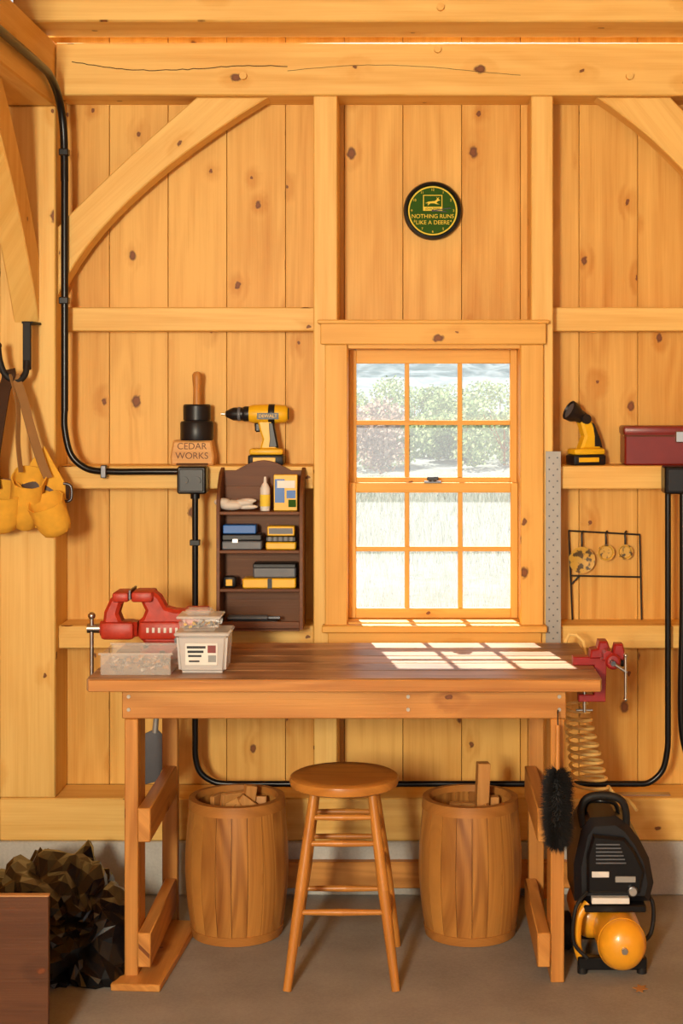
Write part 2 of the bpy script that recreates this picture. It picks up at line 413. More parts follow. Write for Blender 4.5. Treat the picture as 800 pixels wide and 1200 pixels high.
# ------------------------------------------------------------------ electrical conduit
b = B('electrical_conduit')
cr = 0.0105
b.tube([(-1.196,-3.5,2.785),(-1.196,-1.2,2.785),(-1.196,-0.35,2.785),(-1.196,-0.16,2.775),(-1.196,-0.03,2.72),(-1.19,0.010,2.62),(-1.187,0.012,2.45)], cr+0.003, blackm)
b.cyl((-1.187,0.012,2.46),(-1.187,0.012,1.66),cr+0.002, blackm)
b.tube([(-1.187,0.012,1.67),(-1.187,0.012,1.60),(-1.165,0.012,1.51),(-1.11,0.010,1.462),(-1.03,0.005,1.452),(-0.9,0.003,1.452),(-0.79,0.003,1.452)], cr+0.001, blackm)
for z in (2.04,2.55): b.box((-1.205,-0.003,z-0.012),(-1.172,0.03,z+0.012), blackm, 0.003)
b.box((-1.06,-0.012,1.43),(-1.04,0.02,1.475), dsteel, 0.003)
b.box((-0.793,-0.045,1.378),(-0.694,0.039,1.472), blackm, 0.006)
b.box((-0.785,-0.050,1.386),(-0.702,-0.043,1.464), black, 0.003)
for xx in (-0.765,-0.722): b.cyl((xx,-0.058,1.425),(xx,-0.049,1.425),0.012,black)
b.cyl((-0.735,-0.012,1.38),(-0.735,-0.012,0.52),cr, blackm)
b.tube([(-0.735,-0.012,0.53),(-0.733,-0.012,0.47),(-0.715,-0.012,0.42),(-0.665,-0.012,0.388),(-0.60,-0.012,0.383)], cr, blackm)
b.cyl((-0.605,-0.012,0.383),(0.78,-0.012,0.383),cr, blackm)
b.tube([(0.77,-0.012,0.383),(0.82,-0.012,0.388),(0.865,-0.012,0.43),(0.882,-0.012,0.50),(0.884,-0.012,0.56)], cr, blackm)
b.cyl((0.884,-0.012,0.55),(0.884,-0.012,1.38),cr, blackm)
b.box((0.868,-0.045,1.378),(0.968,0.039,1.472), blackm, 0.006); b.box((0.876,-0.05,1.386),(0.96,-0.043,1.464), black, 0.003)
b.tube([(0.935,-0.012,1.38),(0.935,-0.012,1.0),(0.93,-0.012,0.6),(0.96,-0.012,0.45)], 0.012, blackm)
for z in (0.9,1.2): b.box((-0.752,-0.026,z),(-0.718,0.0,z+0.02), blackm, 0.002)
b.cyl((-0.735,-0.012,1.36),(-0.735,-0.012,1.38),0.016,blackm)
b.done()

# ------------------------------------------------------------------ workbench
b = B('workbench')
n = 5; y0, y1 = -0.85, -0.215
for i in range(n):
    a = y0+(y1-y0)*i/n
    b.box((-0.936,a+0.0018,0.863),(0.556,a+(y1-y0)/n-0.0018,0.90), benchtop, 0.003)
b.box((-0.93,-0.857,0.862),(0.552,-0.850,0.897), bench['x'], 0.002)
b.box((-0.90,-0.235,0.835),(0.44,-0.03,0.860), bench['x'], 0.002)  # unseen board, added to block sun falling through the gap behind the bench
b.box((-0.8425,-0.80,0.7725),(0.4575,-0.762,0.862), bench['x'], 0.003)
b.box((-0.82,-0.34,0.7725),(0.45,-0.302,0.862), bench['x'], 0.003)
b.box((-0.8425,-0.762,0.7725),(-0.8045,-0.34,0.862), bench['y'], 0.003)
b.box((0.4195,-0.762,0.7725),(0.4575,-0.34,0.862), bench['y'], 0.003)
for x in (-0.835, 0.412):
    b.box((x,-0.762,0.0),(x+0.040,-0.672,0.862), bench['z'], 0.003)
    b.box((x,-0.80,0.0),(x+0.040,-0.763,0.772), bench['z'], 0.003)
for x in (-0.803, 0.385):
    b.box((x,-0.30,0.0),(x+0.05,-0.262,0.862), bench['z'], 0.003)
for (x,za,zb) in ((-0.794,0.415,0.515),(-0.794,0.05,0.15),(0.372,0.415,0.515),(0.372,0.05,0.15)):
    b.box((x,-0.815,za),(x+0.038,-0.30,zb), bench['y'], 0.003)
boltm = plain('zinc_bolt',(0.45,0.40,0.33),0.5,0.3)
for x in (-0.822,-0.005,0.437):
    for z in (0.80,0.838): b.cyl((x,-0.800,z),(x,-0.805,z),0.0055,boltm,seg=10)
b.done()
b = B('floor_plank'); b.box((-0.845,-0.87,0.0),(-0.70,-0.32,0.022), bench['y'], 0.003, M=T((-0.77,-0.6,0))@R('Z',-4)@T((0.77,0.6,0))); b.done()
b = B('timber_plank'); b.box((-0.72,-0.045,0.035),(0.62,-0.010,0.125), bench['x'], 0.003); b.box((-0.6,-0.045,0.0),(-0.5,-0.012,0.035), bench['x'],0.002); b.box((0.4,-0.045,0.0),(0.5,-0.012,0.035), bench['x'],0.002); b.done()

# ------------------------------------------------------------------ stool
b = B('wooden_stool'); cx, cy = -0.197, -0.68
M = T((cx,cy,0))
b.lathe([(0,0.548),(0.150,0.548),(0.161,0.553),(0.1645,0.565),(0.161,0.577),(0.152,0.582),(0.12,0.580),(0,0.577)], stoolw['x'], M, 56)
tops = {}; feet = {}
for sx in (-1,1):
    for sy in (-1,1):
        tp = Vector((cx+sx*0.085, cy+sy*0.085, 0.55)); ft = Vector((cx+sx*0.157, cy+sy*0.185, 0.0))
        tops[sx,sy] = tp; feet[sx,sy] = ft
        b.cyl(tp, tp.lerp(ft,0.5), 0.0135, stoolw['z'], 0.017, seg=16); b.cyl(tp.lerp(ft,0.5), ft+Vector((0,0,0.001)), 0.017, stoolw['z'], 0.0125, seg=16)
def at(k, z):
    tp, ft = tops[k], feet[k]; return tp.lerp(ft, (0.55-z)/0.55)
for (ka,kb,zs) in (((-1,-1),(1,-1),(0.478,0.405,0.215)),((-1,1),(1,1),(0.44,0.36,0.19)),((-1,-1),(-1,1),(0.42,0.31,0.17)),((1,-1),(1,1),(0.42,0.31,0.17))):
    for z in zs:
        a_, c_ = at(ka,z), at(kb,z); mm = (a_+c_)/2
        wd = stoolw['x'] if ka[1]==kb[1] else stoolw['y']
        b.cyl(a_, mm, 0.0075, wd, 0.0105, seg=12); b.cyl(mm, c_, 0.0105, wd, 0.0075, seg=12)
b.done()

# ------------------------------------------------------------------ barrels
def barrel(x, y, scraps):
    b = B('wooden_barrel'); H = 0.434; ns = 20
    def rad(t): return 0.137+0.0215*math.sin(math.pi*min(1,t*0.96+0.04)**0.92)+0.012*t
    for i in range(ns):
        a0 = 2*math.pi*i/ns+0.005; a1 = 2*math.pi*(i+1)/ns-0.005
        t = bmesh.new(); K = 14; grid = []
        for k in range(K+1):
            tt = k/K; r = rad(tt); z = 0.001+H*tt; row = []
            for (rr) in (r, r-0.014):
                for aa in (a0, (a0*3+a1)/4, (a0+a1)/2, (a0+a1*3)/4, a1):
                    row.append(t.verts.new((x+rr*math.cos(aa), y+rr*math.sin(aa), z)))
            grid.append(row)
        for k in range(K):
            g, h = grid[k], grid[k+1]
            for j in range(4):
                t.faces.new([g[j],g[j+1],h[j+1],h[j]]); t.faces.new([g[5+j+1],g[5+j],h[5+j],h[5+j+1]])
            t.faces.new([g[4],g[9],h[9],h[4]]); t.faces.new([g[5],g[0],h[0],h[5]])
        for g in (grid[0],grid[-1]):
            for j in range(4): t.faces.new([g[j],g[5+j],g[6+j],g[j+1]])
        bmesh.ops.recalc_face_normals(t, faces=t.faces)
        b.merge(t, barrelw)
    for (za, zb) in ((0.404,0.436),(0.002,0.030)):
        ra, rb = rad(za/H)+0.003, rad(zb/H)+0.003
        b.lathe([(ra-0.006,za),(ra,za),(rb,zb),(rb-0.020,zb+0.001),(rb-0.021,zb-0.02)], hoopw, T((x,y,0)), 48)
    b.lathe([(0,0.03),(0.135,0.03)], barrelw, T((x,y,0)), 32)
    b.lathe([(0,0.30),(0.140,0.29)], scrapw, T((x,y,0)), 24)
    b.done()
    s = B('scrap_wood_pile')
    for (px,py,w,d,h,z0,rx,ry,rz) in scraps:
        s.box((-w/2,-d/2,0),(w/2,d/2,h), scrapw, 0.002, M=T((x+px,y+py,z0))@Euler((math.radians(rx),math.radians(ry),math.radians(rz))).to_matrix().to_4x4())
    s.done()
barrel(-0.5525,-0.37,[(-0.04,-0.02,0.08,0.02,0.15,0.302,0,38,10),(0.02,0.03,0.035,0.035,0.16,0.302,0,8,20),(0.05,-0.03,0.05,0.02,0.14,0.302,0,-30,-20),(0.0,-0.06,0.09,0.02,0.10,0.302,-25,0,5),(-0.02,0.06,0.10,0.02,0.14,0.302,12,0,30),(0.07,0.04,0.04,0.04,0.12,0.302,-10,0,0),(-0.07,0.03,0.06,0.015,0.13,0.302,0,0,70)])
barrel(0.193,-0.37,[(0.035,0.02,0.04,0.038,0.235,0.302,0,2,10),(0.0,-0.04,0.09,0.02,0.09,0.302,-20,0,12),(0.07,-0.02,0.06,0.02,0.11,0.302,0,-25,-30),(-0.06,0.02,0.035,0.035,0.08,0.302,0,15,5),(0.08,0.05,0.03,0.03,0.12,0.302,0,0,0),(-0.02,0.07,0.09,0.018,0.10,0.302,10,0,0)])

# ------------------------------------------------------------------ wall organizer cabinet
b = B('wall_organizer_shelf'); x0,x1,yf,yb,z0,z1 = -0.652,-0.36,-0.10,0.038,0.925,1.475
b.box((x0,yb-0.012,z0),(x1,yb,1.45), dkwood, 0.001)
b.prism([(x0,1.40),(x1,1.40),(x1,1.455)]+[(x1-0.05-0.19*t, 1.455+0.035*math.sin(math.pi*t)) for t in [i/10 for i in range(11)]]+[(x0,1.455)], dkwood, yb-0.013, yb-0.001, 'xz', 0.001)
side = [(yb,z0),(yf,z0),(yf,1.36),(yf+0.03,1.41),(yf+0.08,1.45),(yb,1.465)]
b.prism(side, dkwood, x0, x0+0.012, 'yz', 0.001); b.prism(side, dkwood, x1-0.012, x1, 'yz', 0.001)
shz = [0.93,1.062,1.192,1.322]
for z in shz: b.box((x0+0.012,yf,z-0.010),(x1-0.012,yb-0.012,z), dkwood, 0.001)
b.box((x0+0.012,yf,0.925),(x1-0.012,yf+0.01,0.952), dkwood, 0.001)
b.done()
b = B('glue_bottle'); b.lathe([(0,0),(0.016,0),(0.017,0.01),(0.017,0.075),(0.010,0.09),(0.006,0.095),(0.004,0.115),(0,0.116)], white, T((-0.492,-0.05,1.3225)),20); b.lathe([(0.0175,0.015),(0.0175,0.055)], cream, T((-0.492,-0.05,1.3225)),20); b.done()
b = B('hardware_package'); b.box((-0.462,-0.06,1.3225),(-0.382,-0.035,1.445), yellow, 0.002)
b.box((-0.458,-0.0615,1.35),(-0.425,-0.059,1.43), blue, 0); b.box((-0.412,-0.0615,1.335),(-0.386,-0.059,1.36), green, 0); b.box((-0.45,-0.063,1.40),(-0.39,-0.061,1.425), white, 0); b.box((-0.418,-0.0625,1.365),(-0.388,-0.061,1.392), blue, 0); b.done()
b = B('work_glove')
for (dx,dz,r) in ((0,0.02,(0.045,0.03,0.018)),(0.04,0.028,(0.035,0.02,0.012)),(-0.03,0.03,(0.03,0.025,0.014)),(0.05,0.014,(0.04,0.014,0.009)),(0.055,0.035,(0.03,0.012,0.008))):
    b.ball((-0.605+dx,-0.06,1.322+dz), r, cloth)
b.done()
b = B('socket_set_case'); b.box((-0.635,-0.085,1.1925),(-0.50,-0.01,1.222), grayp, 0.004); b.box((-0.635,-0.085,1.223),(-0.50,-0.01,1.245), black, 0.004); b.box((-0.60,-0.089,1.216),(-0.58,-0.085,1.23), steel, 0.001)
b.box((-0.632,-0.08,1.246),(-0.52,-0.02,1.276), blue, 0.003); b.done()
b = B('drill_bit_case'); b.box((-0.487,-0.085,1.1925),(-0.385,-0.02,1.218), yellow, 0.004); b.box((-0.487,-0.085,1.219),(-0.385,-0.02,1.238), black, 0.003); b.box((-0.482,-0.082,1.239),(-0.39,-0.03,1.272), yellow, 0.003); b.box((-0.476,-0.0835,1.246),(-0.396,-0.0815,1.265), grayp, 0)
for i in range(5): b.box((-0.478+i*0.018,-0.0865,1.222),(-0.468+i*0.018,-0.0845,1.236), grayp, 0)
b.done()
b = B('screwdriver_bit_case'); b.box((-0.565,-0.09,1.0625),(-0.385,-0.02,1.096), yellow, 0.004); b.box((-0.48,-0.0915,1.0625),(-0.465,-0.089,1.096), black, 0); b.box((-0.53,-0.085,1.097),(-0.385,-0.01,1.145), grayp, 0.005); b.box((-0.53,-0.088,1.13),(-0.385,-0.01,1.146), black, 0.003); b.done()
b = B('tape_measure'); b.box((-0.632,-0.08,1.0625),(-0.588,-0.04,1.102), black, 0.010); b.box((-0.622,-0.082,1.07),(-0.60,-0.079,1.092), yellow, 0.001); b.done()
b = B('utility_knife'); b.box((-0.62,-0.07,0.9525),(-0.48,-0.04,0.967), grayp, 0.005); b.box((-0.48,-0.062,0.955),(-0.44,-0.055,0.964), dsteel, 0.001); b.box((-0.62,-0.06,0.931),(-0.45,-0.02,0.952), black, 0.003); b.done()

# ------------------------------------------------------------------ drill and cordless light
def battery(b):
    b.box((-0.062,-0.036,0),(0.062,0.036,0.036), black, 0.007)
    b.box((-0.058,-0.034,0.036),(0.060,0.034,0.058), yellow, 0.008)
    b.box((-0.045,-0.037,0.010),(0.035,0.037,0.028), yellow, 0.002)
b = B('cordless_drill'); battery(b)
b.prism([(-0.022,0.055),(0.040,0.055),(0.034,0.09),(0.022,0.155),(-0.030,0.155),(-0.022,0.12),(-0.012,0.09)], yellow, -0.019, 0.019, 'xz', 0.006)
b.prism([(0.006,0.06),(0.043,0.06),(0.037,0.09),(0.026,0.15),(0.006,0.15),(0.010,0.09)], black, -0.0205, 0.0205, 'xz', 0.005)
b.box((-0.040,-0.010,0.115),(-0.020,0.010,0.148), black, 0.005)
Mx = T((0,0,0.178))@R('Y',-90)
b.lathe([(0,-0.075),(0.022,-0.075),(0.030,-0.066),(0.032,-0.04),(0.0335,0.0),(0.032,0.045),(0.028,0.06),(0,0.06)], yellow, Mx, 28)
b.lathe([(0,-0.079),(0.020,-0.078),(0.026,-0.068),(0.026,-0.06)], black, Mx, 24)
b.lathe([(0.0335,-0.030),(0.0345,-0.028),(0.0345,-0.010),(0.0335,-0.008)], black, Mx, 28)
b.lathe([(0,0.055),(0.026,0.055),(0.027,0.075),(0.024,0.082),(0.023,0.083),(0.023,0.115),(0.020,0.122),(0.010,0.142),(0,0.142)], black, Mx, 24)
b.lathe([(0.0235,0.09),(0.0245,0.092),(0.0245,0.098),(0.0235,0.1)], grayp, Mx, 24)
b.cyl((-0.135,0,0.178),(-0.158,0,0.178),0.004,steel)
b.box((-0.030,-0.0345,0.160),(0.045,-0.0325,0.182), black, 0)
b.text('DEWALT', (0.008,-0.0352,0.171), 0.016, yellow)
b.done(M=T((-0.50,0.09,1.4705)))
b = B('cordless_work_light'); battery(b)
b.prism([(-0.030,0.055),(0.052,0.055),(0.045,0.085),(0.018,0.150),(-0.020,0.165),(-0.026,0.145),(-0.012,0.10)], yellow, -0.024, 0.024, 'xz', 0.008)
b.prism([(0.018,0.06),(0.055,0.06),(0.048,0.088),(0.024,0.143),(0.010,0.150),(0.018,0.10)], black, -0.0255, 0.0255, 'xz', 0.006)
b.cyl((-0.010,-0.030,0.160),(-0.010,0.030,0.160),0.017,black)
Mh = T((-0.014,0,0.165))@R('Y',-62)
b.lathe([(0,-0.025),(0.018,-0.022),(0.022,0.0),(0.024,0.018),(0.034,0.035),(0.036,0.058),(0.032,0.060),(0.028,0.050),(0,0.048)], black, Mh, 28)
b.lathe([(0,0.052),(0.029,0.053)], grayp, Mh, 28)
b.done(M=T((0.615,0.10,1.4705))@R('Z',20))

# ------------------------------------------------------------------ cedar block holder w/ black jar + stick
b = B('cedar_keepsake_box')
b.prism([(-0.829,1.4705),(-0.683,1.4705),(-0.680,1.50),(-0.69,1.556),(-0.822,1.556),(-0.832,1.50)], cedar, 0.06,0.16,'xz',0.006)
b.box((-0.81,0.058,1.472),(-0.70,0.062,1.478), gap, 0)
b.text('CEDAR', (-0.756,0.0595,1.536), 0.032, dkwood); b.text('WORKS', (-0.756,0.0595,1.503), 0.032, dkwood)
b.done()
b = B('black_grinder_jar')
b.lathe([(0,0),(0.056,0),(0.058,0.006),(0.058,0.06),(0.054,0.066),(0.046,0.067),(0.045,0.07),(0.048,0.072),(0.048,0.12),(0.044,0.125),(0,0.125)], black, T((-0.745,0.108,1.5568)), 36)
b.lathe([(0,0.125),(0.014,0.125),(0.013,0.18),(0.016,0.21),(0.0165,0.228),(0.010,0.238),(0,0.24)], bench['z'], T((-0.745,0.108,1.5568)), 20)
b.done()

b = B('red_toolbox'); b.box((0.745,0.055,1.4705),(1.08,0.18,1.585), dred, 0.006); b.box((0.742,0.052,1.575),(1.083,0.183,1.607), dred, 0.008)
b.box((0.742,0.0515,1.571),(1.083,0.053,1.575), gap, 0)
for xx in (0.92,1.02): b.box((xx,0.046,1.55),(xx+0.03,0.056,1.59), steel, 0.003)
b.done()

# ------------------------------------------------------------------ wall clock
b = B('wall_clock'); cx, cz, yw = 0.081, 2.366, 0.189
Mc = T((cx,yw,cz))@R('X',90)
b.lathe([(0,0),(0.100,0),(0.1035,0.008),(0.1035,0.026),(0.099,0.034),(0.092,0.036),(0.088,0.030),(0.088,0.022)], blackm, Mc, 56)
b.lathe([(0.0885,0.022),(0,0.022)], green, Mc, 48)
b.lathe([(0.087,0.0225),(0.083,0.0230),(0.082,0.0225)], cream, Mc, 56)
yf = yw-0.0235
for i in range(12):
    a = math.pi/2-2*math.pi*i/12
    b.text(str(12 if i == 0 else i), (cx+0.074*math.cos(a),yf,cz+0.074*math.sin(a)), 0.012, cream)
b.box((cx-0.034,yf-0.0008,cz+0.000),(cx+0.034,yf+0.0005,cz+0.056), cream, 0)
b.box((cx-0.031,yf-0.0014,cz+0.014),(cx+0.031,yf,cz+0.053), green, 0)
deer = [(-0.02,0.027),(-0.012,0.031),(-0.004,0.032),(0.006,0.033),(0.012,0.038),(0.010,0.044),(0.013,0.040),(0.018,0.043),(0.015,0.038),(0.021,0.035),(0.014,0.033),(0.010,0.028),(0.018,0.024),(0.010,0.025),(0.004,0.027),(-0.006,0.027),(-0.014,0.021),(-0.012,0.027)]
b.prism([(cx+p*1.3,cz+0.033+(q-0.032)*1.35) for p,q in deer], cream, yf-0.0022, yf-0.001, 'xz', 0)
b.text('JOHN DEERE', (cx,yf-0.0014,cz+0.007), 0.009, green)
b.text('NOTHING RUNS', (cx,yf,cz-0.020), 0.0200, cream, ext=0.001); b.text('LIKE A DEERE', (cx,yf,cz-0.042), 0.0200, cream, ext=0.001)
b.box((cx-0.0015,yf-0.004,cz),(cx+0.0015,yf-0.003,cz+0.05), black, 0, M=T((cx,0,cz))@R('Y',95)@T((-cx,0,-cz)))
b.box((cx-0.0015,yf-0.006,cz),(cx+0.0015,yf-0.005,cz+0.065), black, 0, M=T((cx,0,cz))@R('Y',82)@T((-cx,0,-cz)))
b.cyl((cx,yf-0.007,cz),(cx,yf,cz),0.004,black)
b.done()

# ------------------------------------------------------------------ perforated steel rule
b = B('perforated_steel_rule'); b.box((0.466,-0.006,0.84),(0.518,-0.002,1.522), alum, 0.0005)
z = 0.86
i = 0
while z < 1.51:
    for xx in ((0.478,0.506) if i % 2 == 0 else (0.492,)):
        b.cyl((xx,-0.0065,z),(xx,-0.005,z),0.0030,dsteel,seg=10)
    z += 0.02; i += 1
b.done()

# ------------------------------------------------------------------ wire rack with ladles
b = B('hanging_skimmer_rack'); y = 0.165
def wire(p,q,r=0.0032): b.cyl((p[0],y,p[1]),(q[0],y,q[1]),r,iron,seg=8)
wire((0.560,1.234),(0.815,1.220)); wire((0.562,1.234),(0.575,0.919)); wire((0.813,1.220),(0.820,0.919)); wire((0.566,1.075),(0.817,1.070)); wire((0.572,1.045),(0.60,1.075))
for (x,z,r) in ((0.607,1.132,0.044),(0.692,1.158,0.027),(0.760,1.160,0.024)):
    b.lathe([(0,0),(r*0.8,0.001),(r,0.007),(r+0.003,0.007),(r*0.85,-0.003),(0,-0.004)], speck, T((x,y-0.010,z))@R('X',90), 28)
    b.tube([(x,y-0.012,z+r),(x,y-0.014,z+r+0.02),(x,y-0.01,1.226),(x+0.006,y,1.232)],0.0035,iron,sm=4)
b.done()

b = B('framing_square'); b.box((0.66,0.03,0.3315),(0.90,0.068,0.334), steel, 0); b.box((0.66,0.069,0.3315),(0.70,0.16,0.334), steel, 0); b.done()

# ------------------------------------------------------------------ tool belt on hook
b = B('wall_hook')
b.box((-1.296,-0.135,1.80),(-1.268,-0.125,1.963), rubber, 0.003)
b.box((-1.30,-0.13,1.955),(-1.264,-0.0,1.963), rubber, 0.001)
b.tube([(-1.282,-0.13,1.83),(-1.285,-0.145,1.785),(-1.31,-0.16,1.762),(-1.345,-0.17,1.785),(-1.362,-0.175,1.83),(-1.368,-0.175,1.875)],0.011,rubber)
b.ball((-1.369,-0.175,1.88),0.014,rubber)
b.done()
b = B('tool_belt')
b.strip([(-1.335,-0.175,1.80),(-1.335,-0.165,1.775),(-1.352,-0.17,1.72),(-1.372,-0.17,1.60),(-1.39,-0.165,1.48),(-1.385,-0.16,1.40)],0.052,0.006,leather,wdir=(1,-0.3,0.2))
b.strip([(-1.315,-0.165,1.785),(-1.285,-0.17,1.70),(-1.258,-0.17,1.60),(-1.228,-0.165,1.50),(-1.205,-0.16,1.44)],0.030,0.005,belt,wdir=(1,0.6,0.2))
b.strip([(-1.325,-0.17,1.785),(-1.30,-0.18,1.68),(-1.30,-0.18,1.56),(-1.29,-0.18,1.46)],0.02,0.004,belt,wdir=(0.5,1,0))
def pouch(cx, cy, zt, w, d, h, tilt=0):
    t = bmesh.new(); seg = 32; rings = []
    prof = [(0.0,-1.0),(0.45,-0.985),(0.75,-0.90),(0.92,-0.70),(0.98,-0.4),(1.0,-0.1),(1.03,0.0),(0.96,0.0),(0.92,-0.1),(0.86,-0.4),(0.66,-0.75),(0.0,-0.85)]
    for (r, hh) in prof:
        if r == 0: rings.append([t.verts.new((0,0,hh*h))]); continue
        ring=[]
        for i in range(seg):
            a = 2*math.pi*i/seg; xx = r*w*math.cos(a); yy = r*d*math.sin(a)
            lift = 0.30*h*(0.5+0.5*math.sin(a)) * (1+hh)
            ring.append(t.verts.new((xx+0.002*math.sin(9*a+hh*5),yy,hh*h+lift+0.003*math.sin(3*a)*(1+hh))))
        rings.append(ring)
    for a_, b_ in zip(rings, rings[1:]):
        for i in range(seg):
            j=(i+1)%seg
            if len(a_)==1: t.faces.new([a_[0],b_[j],b_[i]])
            elif len(b_)==1: t.faces.new([a_[i],a_[j],b_[0]])
            else: t.faces.new([a_[i],a_[j],b_[j],b_[i]])
    bmesh.ops.recalc_face_normals(t, faces=t.faces)
    b.merge(t, suede, T((cx,cy,zt))@R('Y',tilt)@R('X',18))
pouch(-1.270,-0.165,1.42,0.055,0.045,0.165,10)
pouch(-1.200,-0.200,1.350,0.060,0.045,0.110,-18)
pouch(-1.365,-0.175,1.385,0.075,0.045,0.135,6)
b.prism([(-1.30,1.44),(-1.265,1.50),(-1.225,1.545),(-1.195,1.49),(-1.155,1.42),(-1.15,1.30),(-1.20,1.25),(-1.28,1.28)], suede, -0.128,-0.120,'xz',0.002)
b.strip([(-1.40,-0.13,1.42),(-1.33,-0.125,1.41),(-1.25,-0.125,1.425),(-1.17,-0.12,1.40),(-1.145,-0.11,1.385)],0.045,0.006,leather,wdir=(0,0.2,1))
b.tube([(-1.16,-0.13,1.42),(-1.135,-0.13,1.41),(-1.135,-0.13,1.365),(-1.16,-0.13,1.36)],0.005,dsteel,sm=4)
b.done()

# ------------------------------------------------------------------ red bench vise (left)
b = B('bench_vise'); vy = -0.46
b.lathe([(0,0),(0.080,0),(0.080,0.014),(0.062,0.022),(0.054,0.030),(0.054,0.042),(0,0.042)], red, T((-0.765,vy,0.9005)), 36)
for a in (30,150,270):
    ca, sa = math.cos(math.radians(a)), math.sin(math.radians(a))
    b.lathe([(0,0),(0.020,0),(0.020,0.014),(0,0.016)], red, T((-0.765+0.078*ca,vy+0.078*sa,0.9005)), 16)
    b.cyl((-0.765+0.080*ca,vy+0.080*sa,0.914),(-0.765+0.080*ca,vy+0.080*sa,0.927),0.009,dsteel,seg=6)
b.prism([(-0.825,0.94),(-0.71,0.94),(-0.69,0.965),(-0.66,0.99),(-0.645,1.02),(-0.645,1.045),(-0.735,1.047),(-0.762,1.055),(-0.782,1.090),(-0.80,1.103),(-0.862,1.106),(-0.866,1.078),(-0.838,1.070),(-0.826,1.045),(-0.835,1.022),(-0.845,1.015),(-0.85,0.965)], red, vy-0.034, vy+0.034, 'xz', 0.010)
b.box((-0.866,vy-0.058,1.074),(-0.80,vy+0.058,1.106), red, 0.008)
b.box((-0.71,vy-0.048,1.028),(-0.632,vy+0.048,1.050), red, 0.006)
b.box((-0.845,vy-0.046,0.955),(-0.69,vy+0.046,1.012), red, 0.012)
b.prism([(-0.873,1.106),(-0.905,1.102),(-0.935,1.083),(-0.955,1.04),(-0.960,0.985),(-0.950,0.962),(-0.852,0.962),(-0.852,1.008),(-0.90,1.010),(-0.910,1.035),(-0.902,1.064),(-0.885,1.076),(-0.873,1.083)], red, vy-0.034, vy+0.034, 'xz', 0.010)
b.box((-0.925,vy-0.058,1.074),(-0.874,vy+0.058,1.104), red, 0.008)
b.box((-0.965,vy-0.046,0.955),(-0.86,vy+0.046,1.010), red, 0.012)
b.box((-0.8735,vy-0.056,1.082),(-0.8665,vy+0.056,1.112), dsteel, 0.001)
b.cyl((-1.012,vy,0.985),(-0.95,vy,0.985),0.015,steel); b.cyl((-0.97,vy,0.985),(-0.955,vy,0.985),0.024,red)
b.cyl((-0.70,vy,0.985),(-0.635,vy,0.985),0.022,red)
b.cyl((-0.998,vy-0.005,1.02),(-0.998,vy-0.005,0.83),0.0065,steel); b.ball((-0.998,vy-0.005,1.025),0.012,steel); b.ball((-0.998,vy-0.005,0.827),0.012,steel)
b.cyl((-0.72,vy-0.045,0.955),(-0.68,vy-0.14,0.948),0.006,steel); b.cyl((-0.72,vy-0.05,0.955),(-0.72,vy-0.03,0.955),0.013,dsteel)
for i in range(6): b.box((-0.82+i*0.018,vy-0.0475,0.978),(-0.812+i*0.018,vy-0.0455,0.994), white, 0.0005)
b.done()

b = B('clear_parts_tray')
bx0,bx1,by0,by1,bz0,bz1 = -0.905,-0.700,-0.80,-0.62,0.9005,0.962
b.box((bx0,by0,bz0),(bx1,by1,bz0+0.003), clear, 0)
b.box((bx0,by0,bz0),(bx1,by0+0.003,bz1), clear, 0); b.box((bx0,by1-0.003,bz0),(bx1,by1,bz1), clear, 0)
b.box((bx0,by0,bz0),(bx0+0.003,by1,bz1), clear, 0); b.box((bx1-0.003,by0,bz0),(bx1,by1,bz1), clear, 0)
b.box((bx0-0.006,by0-0.006,bz1-0.003),(bx1+0.006,by0+0.004,bz1+0.004), clear, 0.001); b.box((bx0-0.006,by1-0.004,bz1-0.003),(bx1+0.006,by1+0.006,bz1+0.004), clear, 0.001)
for i in range(110):
    x = random.uniform(bx0+0.02,bx1-0.02); y = random.uniform(by0+0.02,by1-0.02); z = bz0+0.008+random.uniform(0,0.026)
    a = random.uniform(0,6.28); l = random.uniform(0.008,0.017)
    b.cyl((x,y,z),(x+l*math.cos(a),y+l*math.sin(a),z+random.uniform(-0.003,0.006)),random.uniform(0.002,0.006),random.choice([steel,dsteel,alum,scrapw,white,dsteel]),seg=7)
b.done()
b = B('plastic_tub')
def rtub(b, x0,x1,y0,y1,z0,z1,m,tap=0.90):
    t = bmesh.new(); bmesh.ops.create_cube(t, size=1)
    for v in t.verts:
        s = 1.0 if v.co.z > 0 else tap
        v.co = Vector(((x0+x1)/2+v.co.x*(x1-x0)*s,(y0+y1)/2+v.co.y*(y1-y0)*s,(z0+z1)/2+v.co.z*(z1-z0)))
    bmesh.ops.bevel(t, geom=list(t.edges), offset=0.010, segments=3, affect='EDGES')
    b.merge(t, m)
rtub(b,-0.688,-0.535,-0.78,-0.64,0.9008,1.015,tubm)
b.box((-0.693,-0.785,1.010),(-0.530,-0.635,1.022), tubm, 0.004)
b.box((-0.660,-0.7795,0.925),(-0.565,-0.7735,0.990), white, 0.001)
for i,(a,c) in enumerate(((0.975,0.982),(0.962,0.969),(0.95,0.956),(0.935,0.940))): b.box((-0.655+0.002*i,-0.781,a),(-0.60-0.006*i,-0.779,c), black, 0)
for i in range(9): b.box((-0.592+i*0.0026,-0.781,0.935),(-0.5908+i*0.0026,-0.779,0.955), black, 0)
b.box((-0.594,-0.781,0.962),(-0.570,-0.779,0.984), dred, 0)
for i in range(40):
    x = random.uniform(-0.66,-0.565); y = random.uniform(-0.76,-0.67); z = random.uniform(0.915,0.985)
    b.cyl((x,y,z),(x+random.uniform(-0.02,0.02),y,z+random.uniform(-0.01,0.01)),0.004,random.choice([dsteel,alum,grayp]),seg=6)
rtub(b,-0.684,-0.560,-0.77,-0.66,1.0225,1.060,clear)
